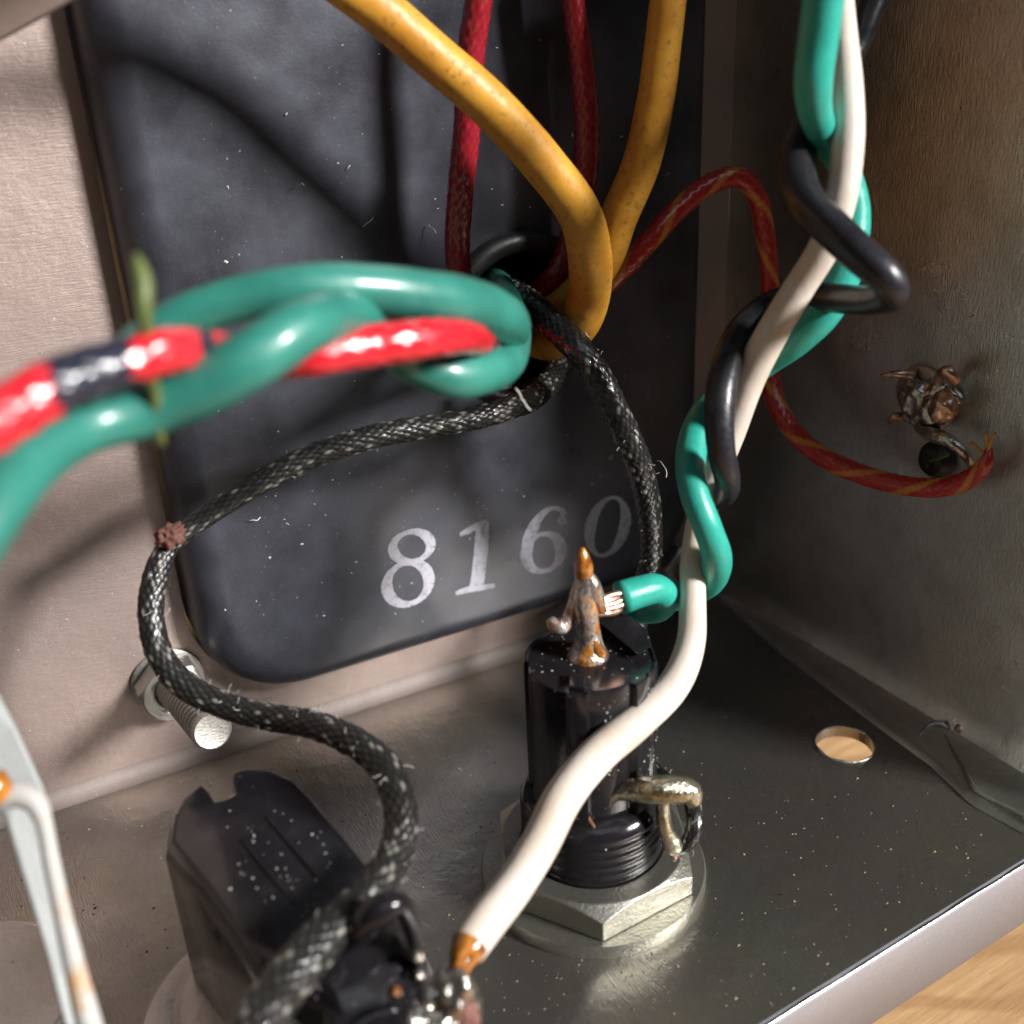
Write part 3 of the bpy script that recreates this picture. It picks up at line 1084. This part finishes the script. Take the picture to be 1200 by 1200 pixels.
for a_ in (((1158, 535), (1146, 525), (1138, 518)), ((1160, 530), (1157, 518), (1155, 508)), ((1155, 540), (1160, 520), (1166, 508))):
    tube('frayed_strand', [(x, y, ('R', .26 + .03 * i), 4) for i, (x, y) in enumerate(a_)], M['yellow'], o, seg=8, step=.02)

blk = braid(12, .10, .09, ((.008, .008, .008), (.035, .034, .034)), lit_crest_wear=.10)
blkw = braid(12, .105, .12, ((.008, .008, .007), (.036, .034, .030)), lit_crest_wear=.16)
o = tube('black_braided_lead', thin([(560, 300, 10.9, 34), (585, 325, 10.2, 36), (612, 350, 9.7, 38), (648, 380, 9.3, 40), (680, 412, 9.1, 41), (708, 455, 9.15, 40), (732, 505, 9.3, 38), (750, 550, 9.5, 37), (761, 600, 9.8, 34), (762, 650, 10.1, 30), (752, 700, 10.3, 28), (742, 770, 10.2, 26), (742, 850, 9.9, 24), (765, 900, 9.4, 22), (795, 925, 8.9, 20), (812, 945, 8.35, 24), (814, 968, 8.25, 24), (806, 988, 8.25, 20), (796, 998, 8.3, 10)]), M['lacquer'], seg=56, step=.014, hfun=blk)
tag(o, 'glossy black braided wire running from the grommet down behind the round fuse holder', 'wire', 'black braided wires')
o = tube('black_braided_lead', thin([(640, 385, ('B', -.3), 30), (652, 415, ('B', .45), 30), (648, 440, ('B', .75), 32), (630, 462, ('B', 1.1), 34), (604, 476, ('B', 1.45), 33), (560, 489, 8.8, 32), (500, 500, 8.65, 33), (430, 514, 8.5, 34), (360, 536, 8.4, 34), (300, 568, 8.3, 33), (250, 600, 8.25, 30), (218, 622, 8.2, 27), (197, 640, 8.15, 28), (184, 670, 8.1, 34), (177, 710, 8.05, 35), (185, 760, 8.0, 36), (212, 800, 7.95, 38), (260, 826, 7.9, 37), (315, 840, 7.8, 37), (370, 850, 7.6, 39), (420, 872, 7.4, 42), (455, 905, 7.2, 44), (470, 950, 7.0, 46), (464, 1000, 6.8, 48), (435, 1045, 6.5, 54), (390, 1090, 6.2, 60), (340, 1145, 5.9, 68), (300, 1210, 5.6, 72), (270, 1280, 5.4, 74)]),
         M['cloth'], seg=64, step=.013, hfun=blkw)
tag(o, 'frayed black braided wire looping at the left down to the lower left block', 'wire', 'black braided wires')
kn = lump('knot', at(199, 628, 8.05), .085, M['fray'], o, (1.2, .8, 1), .6, 2.2, 4, 4)
kn['label'] = 'reddish frayed crimp on the bend'
lump('frayed_patch', onB(600, 480, 1.52), .05, M['fray'], o, (1.4, .7, .8), .5, 2.4, 4, 9)
# black stub at the top
o = tube('black_stub_wire', [(400, -140, 8.1, 20), (410, -60, 8.2, 20), (424, -10, 8.4, 22), (431, 25, 8.5, 24), (432, 60, 8.7, 22), (427, 92, 8.9, 14), (424, 104, 8.95, 6)], M['black'], wob=.12)
tag(o, 'short black wire end hanging at the top behind the yellow wire', 'wire')

# ------------------------------------------------------------------ twisted trio at the right
o = tube('teal_wire', [(985, -70, 6.5, 50), (968, -20, 6.6, 49), (960, 40, 6.75, 48), (953, 95, 6.9, 46), (956, 135, 7.1, 40), (972, 168, 7.4, 34), (992, 205, 7.65, 34), (1000, 250, 7.75, 38), (992, 310, 7.8, 42), (968, 360, 7.9, 44), (935, 395, 8.05, 42), (895, 425, 8.3, 36), (855, 452, 8.5, 34), (826, 486, 8.4, 36), (810, 530, 8.2, 36), (813, 575, 8.02, 35), (829, 618, 8.02, 35), (840, 655, 8.2, 36), (831, 682, 8.55, 34), (802, 696, 8.85, 32), (765, 708, 8.95, 32), (745, 714, 8.85, 32), (746, 716, 8.7, 30)], M['teal'], wob=.035)
# short hooked end
tag(o, 'teal plastic wire twisted round the white one and hooked to the fuse holder pin', 'wire', 'twisted wires at the right')
s_ = tube('hooked_end', [(752, 718, 8.75, 26), (770, 714, 8.60, 32), (780, 700, 8.42, 34), (768, 690, 8.28, 37), (748, 694, 8.2, 38), (727, 701, 8.15, 40)], M['teal'], o, wob=.03)
# stranded copper into the solder
for k in range(6):
    a = k / 5 - .5
    tube('copper_strand', [(732, 703 + a * 16, 8.10 + .04 * (k % 2), 9), (716, 706 + a * 17 + (k % 3) * 2, 8.04, 9), (704, 711 + a * 15, 8.0, 10), (690, 715 + a * 12, 7.93, 9)], M['copper'], o, seg=8, step=.02)
o = tube('white_wire', thin([(975, -60, 7.4, 30), (984, -10, 7.4, 32), (989, 40, 7.3, 33), (993, 95, 7.2, 37), (994, 160, 7.2, 40), (987, 225, 7.25, 40), (968, 285, 7.4, 40), (935, 340, 7.6, 40), (902, 395, 7.8, 41), (877, 445, 8.0, 41), (858, 500, 8.2, 38), (838, 555, 8.35, 34), (820, 605, 8.4, 30), (812, 655, 8.4, 31), (812, 710, 8.3, 33), (809, 755, 8.15, 36), (790, 802, 8.0, 41), (750, 843, 7.85, 45), (700, 885, 7.65, 48), (660, 935, 7.4, 49), (632, 990, 7.15, 48), (600, 1042, 6.9, 49), (568, 1082, 6.65, 52), (548, 1110, 6.5, 50)], .94), M['white'], wob=.025)
tag(o, 'aged white plastic wire crossing in front of the round fuse holder', 'wire', 'twisted wires at the right')
fx = tube('burnt_end', [(549, 1106, 6.50, 42), (543, 1118, 6.45, 34), (539, 1132, 6.4, 24), (536, 1148, 6.38, 21), (533, 1170, 6.35, 26)], M['flux'], o, wob=.3, step=.02)
o = tube('black_wire', [(1050, -70, 7.6, 30), (1032, -20, 7.65, 30), (1016, 25, 7.7, 30), (1000, 60, 7.75, 30), (970, 100, 7.7, 34), (943, 150, 7.5, 40), (934, 195, 7.35, 42), (945, 235, 7.15, 44), (975, 268, 6.95, 46), (1010, 300, 6.8, 45), (1038, 325, 6.75, 42), (1046, 343, 6.85, 38), (1022, 352, 7.2, 34), (985, 350, 7.6, 34), (945, 348, 8.0, 34), (905, 358, 8.2, 36), (872, 385, 8.1, 36), (852, 425, 7.9, 36), (843, 475, 7.8, 36), (845, 525, 7.85, 33), (852, 560, 8.0, 31), (849, 580, 8.3, 28), (838, 586, 8.6, 22)], M['black'], wob=.03)
tag(o, 'glossy black plastic wire coiled around the white and teal pair', 'wire', 'twisted wires at the right')

# ------------------------------------------------------------------ foreground cable, out of focus
o = tube('green_wire', thin(near([(-70, 700, 4.9, 78), (-20, 615, 5.0, 78), (35, 545, 5.2, 76), (100, 500, 5.4, 74), (170, 480, 5.5, 74), (235, 455, 5.5, 76), (295, 420, 5.5, 76), (350, 385, 5.6, 72), (405, 370, 5.9, 66), (445, 385, 6.3, 60), (480, 420, 6.5, 58), (530, 440, 6.6, 60), (575, 432, 6.8, 58), (598, 412, 7.3, 50), (600, 380, 8.2, 44), (585, 335, 9.5, 36), (572, 330, 10.7, 34)]), .92), M['green'], wob=.06)
tag(o, 'blurred green wire winding under the red and black cable in the foreground', 'wire', 'green foreground wires')
o = tube('green_wire', thin(near([(-90, 560, 5.4, 70), (-20, 535, 5.5, 70), (50, 515, 5.6, 66), (110, 470, 5.8, 60), (160, 410, 5.9, 58), (215, 372, 5.9, 56), (280, 350, 5.9, 58), (350, 338, 5.9, 60), (430, 338, 6.0, 64), (510, 348, 6.2, 66), (570, 362, 6.5, 62), (597, 384, 7.0, 56), (585, 400, 7.8, 48), (575, 380, 8.8, 42), (578, 330, 10.0, 36), (582, 335, 10.9, 32)]), .92), M['green'], wob=.06)
tag(o, 'blurred green wire arching over the red and black cable in the foreground', 'wire', 'green foreground wires')


def rb(U, S, ia, ib, par):
    q = S + .10 * np.sin(U * 6.283) + .03 * (par - .5)
    return sum(((q > a) & (q < b)).astype(float) for a, b in ((.60, .98), (1.3, 1.42), (3.6, 3.8))) * (np.sin(U * 6.283 + 1.2) > -.75)


rbf = braid(9, .13, .09, ((.62, .012, .025), (.80, .03, .045)), rb, (.02, .022, .04))
o = tube('red_and_black_cable', near([(-90, 545, 4.9, 66), (-40, 515, 4.95, 70), (15, 480, 5.05, 70), (70, 450, 5.15, 66), (130, 428, 5.25, 60), (190, 412, 5.35, 54), (250, 412, 5.6, 50), (310, 420, 5.8, 48), (370, 415, 5.8, 50), (430, 405, 5.9, 50), (490, 398, 6.0, 48), (535, 395, 6.2, 42), (570, 400, 6.8, 36), (600, 415, 8.0, 30), (600, 390, 10.5, 26)]), M['lacquer'], seg=48, step=.02, hfun=rbf)
tag(o, 'blurred glossy red cloth cable with black stripes in the foreground', 'cable')
o = tube('olive_wire', [(158, 298, 4.5, 8), (163, 312, 4.5, 18), (168, 335, 4.5, 22), (168, 365, 4.5, 20), (172, 400, 4.6, 16), (180, 450, 4.7, 14), (188, 520, 4.9, 12)], M['olive'])
tag(o, 'thin olive green wire end standing up behind the red cable', 'wire')

# ------------------------------------------------------------------ blade terminal in the lower left corner
bt = empty('blade_terminal', at(60, 1150, 5.9), 'pale tinned blade terminal with amber flux at the lower left edge', 'terminal')
Lft = [(-60, 800), (-45, 900), (5, 960), (30, 1040), (55, 1120), (78, 1210), (92, 1290)]
Rgt = [(-8, 800), (18, 850), (52, 925), (72, 1010), (92, 1100), (118, 1200), (135, 1290)]
V, Fc = [], []
for k, (a_, b_) in enumerate(zip(Lft, Rgt)):
    d = 6.1 - .02 * k
    for off in (0, .09):
        V.append(at(*a_, d + off)); V.append(at(*b_, d + .12 + off))
for k in range(len(Lft) - 1):
    a = k * 4
    Fc += [[a, a + 1, a + 5, a + 4], [a + 2, a + 6, a + 7, a + 3], [a + 1, a + 3, a + 7, a + 5], [a, a + 4, a + 6, a + 2]]
o = build('blade', V, Fc, M['blade'], bt, smooth=False)
bevel(o, .02)
wi = tube('soldered_wire', [(-60, 938, 5.8, 34), (-10, 934, 5.8, 34), (22, 930, 5.8, 30), (42, 940, 5.8, 26), (52, 965, 5.8, 20), (60, 1010, 5.8, 20), (73, 1070, 5.8, 22), (90, 1140, 5.75, 26), (108, 1215, 5.7, 30)], M['stained'], bt, wob=.08)
tube('flux', [(-40, 925, 5.74, 30), (-10, 925, 5.74, 42), (8, 925, 5.75, 30), (14, 926, 5.76, 10)], M['flux'], bt, wob=.2)
# grey hexagon nut at the bottom edge
hn = empty('jack_nut', onF(12, 1215, .0), 'dull grey hexagonal nut partly cut off by the lower left corner', 'nut')
hexnut('hex_nut', onF(-30, 1225, .0) + np.array([0, 0, .003]), (0, 0, 1), 1.5, .12, .4, M['zinc'], hn, rot=.1)

# ------------------------------------------------------------------ frayed fibres of the cloth sleeves
def fray(o, n_, L, where=lambda P: 1.):
    me = o.data
    org = Vector(o.location)
    Vs, Fs, nb = [], [], 0
    tries = 0
    while n_ > 0 and tries < 40000:
        tries += 1
        v = me.vertices[rnd.randrange(len(me.vertices))]
        P = np.array(v.co + org)
        if rnd.random() > where(P): continue
        n_ -= 1
        d = np.array(v.normal) + rng.normal(size=3) * .9
        d /= np.linalg.norm(d)
        pts = [P - np.array(v.normal) * .004]
        l = L * rnd.uniform(.3, 1)
        for k in range(4):
            d = d + rng.normal(size=3) * .5
            d /= np.linalg.norm(d)
            pts.append(pts[-1] + d * l / 4)
        V, Fc, uv, _ = tube_mesh([[*p, .0017] for p in pts], 4, l / 5)
        Vs.append(V); Fs += [[q + nb for q in f] for f in Fc]; nb += len(V)
    f = build('frayed_fibres', np.vstack(Vs), Fs, M['lint'], o)
    f['kind'] = 'stuff'


bl = [q for q in bpy.data.objects if q.name.startswith('black_braided_lead')]
fray(bl[0], 70, .10)
fray(bl[1], 170, .09, lambda P: 1. if dep_of(P) < 8.0 else .12)

# ------------------------------------------------------------------ lint
def hair(P0, n_=6, L=.3, r=.004):
    d = rng.normal(size=3); d /= np.linalg.norm(d)
    P = [np.array(P0)]
    for k in range(n_):
        d = d + rng.normal(size=3) * .45
        d /= np.linalg.norm(d)
        P.append(P[-1] + d * L / n_)
    return [[*p, r] for p in P]


Vs, Fs = [], []
spots = []
for k in range(9):
    spots.append((onB(rng.uniform(230, 780), rng.uniform(20, 700), HB + .03), .12))

for px, py, d_ in ((686, 390, 9.2), (690, 395, 9.2), (682, 392, 9.15), (712, 236, 9.2), (606, 440, 7.2), (604, 455, 7.4), (770, 540, 9.5)):
    spots.append((at(px, py, d_), .22))
for px, py in ((335, 135),):
    spots.append((onB(px, py, HB + .02), .35))
for P, L in spots:
    V, Fc, uv, _ = tube_mesh(hair(P, 5, L, .0045 if L < .2 else .0055), 5, .04)
    b = sum(len(v) for v in Vs)
    Vs.append(V)
    Fs += [[q + b for q in f] for f in Fc]
o = build('lint', np.vstack(Vs), Fs, M['lint'])
tag(o, 'pale lint and dust fibres scattered over the metal and wires', 'lint', kind='stuff')

# loose dust grains lying on the metal and the black mouldings
Vs, Fs = [], []


def grain(P, n_, size, lift):
    t1, t2, n3 = frame_from(n_)
    b = len(Vs)
    k = 6
    sx, sy = size * rng.uniform(.5, 1.5), size * rng.uniform(.5, 1.2)
    a0 = rng.uniform(0, 6)
    for i in range(k):
        a = a0 + 6.283 * i / k
        q = rng.uniform(.6, 1.2)
        Vs.append(np.array(P) + t1 * math.cos(a) * sx * q + t2 * math.sin(a) * sy * q + n3 * lift)
    Vs.append(np.array(P) + n3 * (lift + size * rng.uniform(.4, .9)))
    for i in range(k):
        Fs.append([b + i, b + (i + 1) % k, b + k])


for k in range(420):      # floor
    x, y = rng.uniform(560, 1150), rng.uniform(880, 1190)
    P = onF(x, y, 0)
    if P[1] < YF + .03 or np.hypot(*(P - FB)[:2]) < .93 or P[0] > -.45 or np.hypot(P[0] - FH[0], P[1] - FH[1]) < .3: continue
    grain(P, (0, 0, 1), abs(rng.normal()) * .006 + .003, .001)
for k in range(260):
    P = onF(rng.uniform(20, 560), rng.uniform(890, 1150), 0)
    if P[1] > -K * P[0] - .16: continue
    grain(P, (0, 0, 1), abs(rng.normal()) * .005 + .003, .001)
NFLOOR = len(Vs)
for k in range(70):      # block top
    x, y = 335 + rng.normal() * 42, 1010 + rng.normal() * 48
    x += (y - 1010) * .45 - 12
    if not (255 < x < 420 and 945 < y < 1090): continue
    grain(onF(x, y, ZT), (0, 0, 1), abs(rng.normal()) * .004 + .003, .001)
for k in range(50):      # top of the round holder
    a, r = rng.uniform(0, 6.283), .43 * math.sqrt(rng.uniform(0, 1))
    grain(FB + np.array([r * math.cos(a), r * math.sin(a), 2.045]), (0, 0, 1), abs(rng.normal()) * .005 + .002, .001)
for k in range(90):      # its wall
    a = math.radians(rng.uniform(235, 325))
    r = .447 if 233 < math.degrees(a) < 277 else .50
    grain(FB + np.array([r * math.cos(a), r * math.sin(a), rng.uniform(1.0, 2.0)]), (math.cos(a), math.sin(a), 0), abs(rng.normal()) * .004 + .002, .002)
for k in range(220):      # transformer face
    x, y = rng.uniform(250, 790), rng.uniform(20, 740)
    if k % 2: x, y = rng.uniform(300, 620), rng.uniform(540, 740)
    P = onB(x, y, HB)
    if P[2] < BZ0 + .35 or math.hypot(P @ EX - ga, P[2] - gb) < GR + .12: continue
    grain(P, NB, abs(rng.normal()) * .005 + .003, .001)
for k in range(160):      # pale panel
    P = onB(rng.uniform(0, 180), rng.uniform(40, 880), 0)
    if P[2] > .2: grain(P, NB, abs(rng.normal()) * .003 + .002, .001)
nf = sum(1 for f in Fs if f[0] < NFLOOR and f[1] < NFLOOR)
o = build('dust', np.array(Vs), Fs, M['lint'], smooth=False)
o.data.materials.append(M['grit'])
for i in range(nf):
    o.data.polygons[i].material_index = 1
tag(o, 'grains of pale dust lying on the metal, the transformer and the black mouldings', 'dust', kind='stuff')
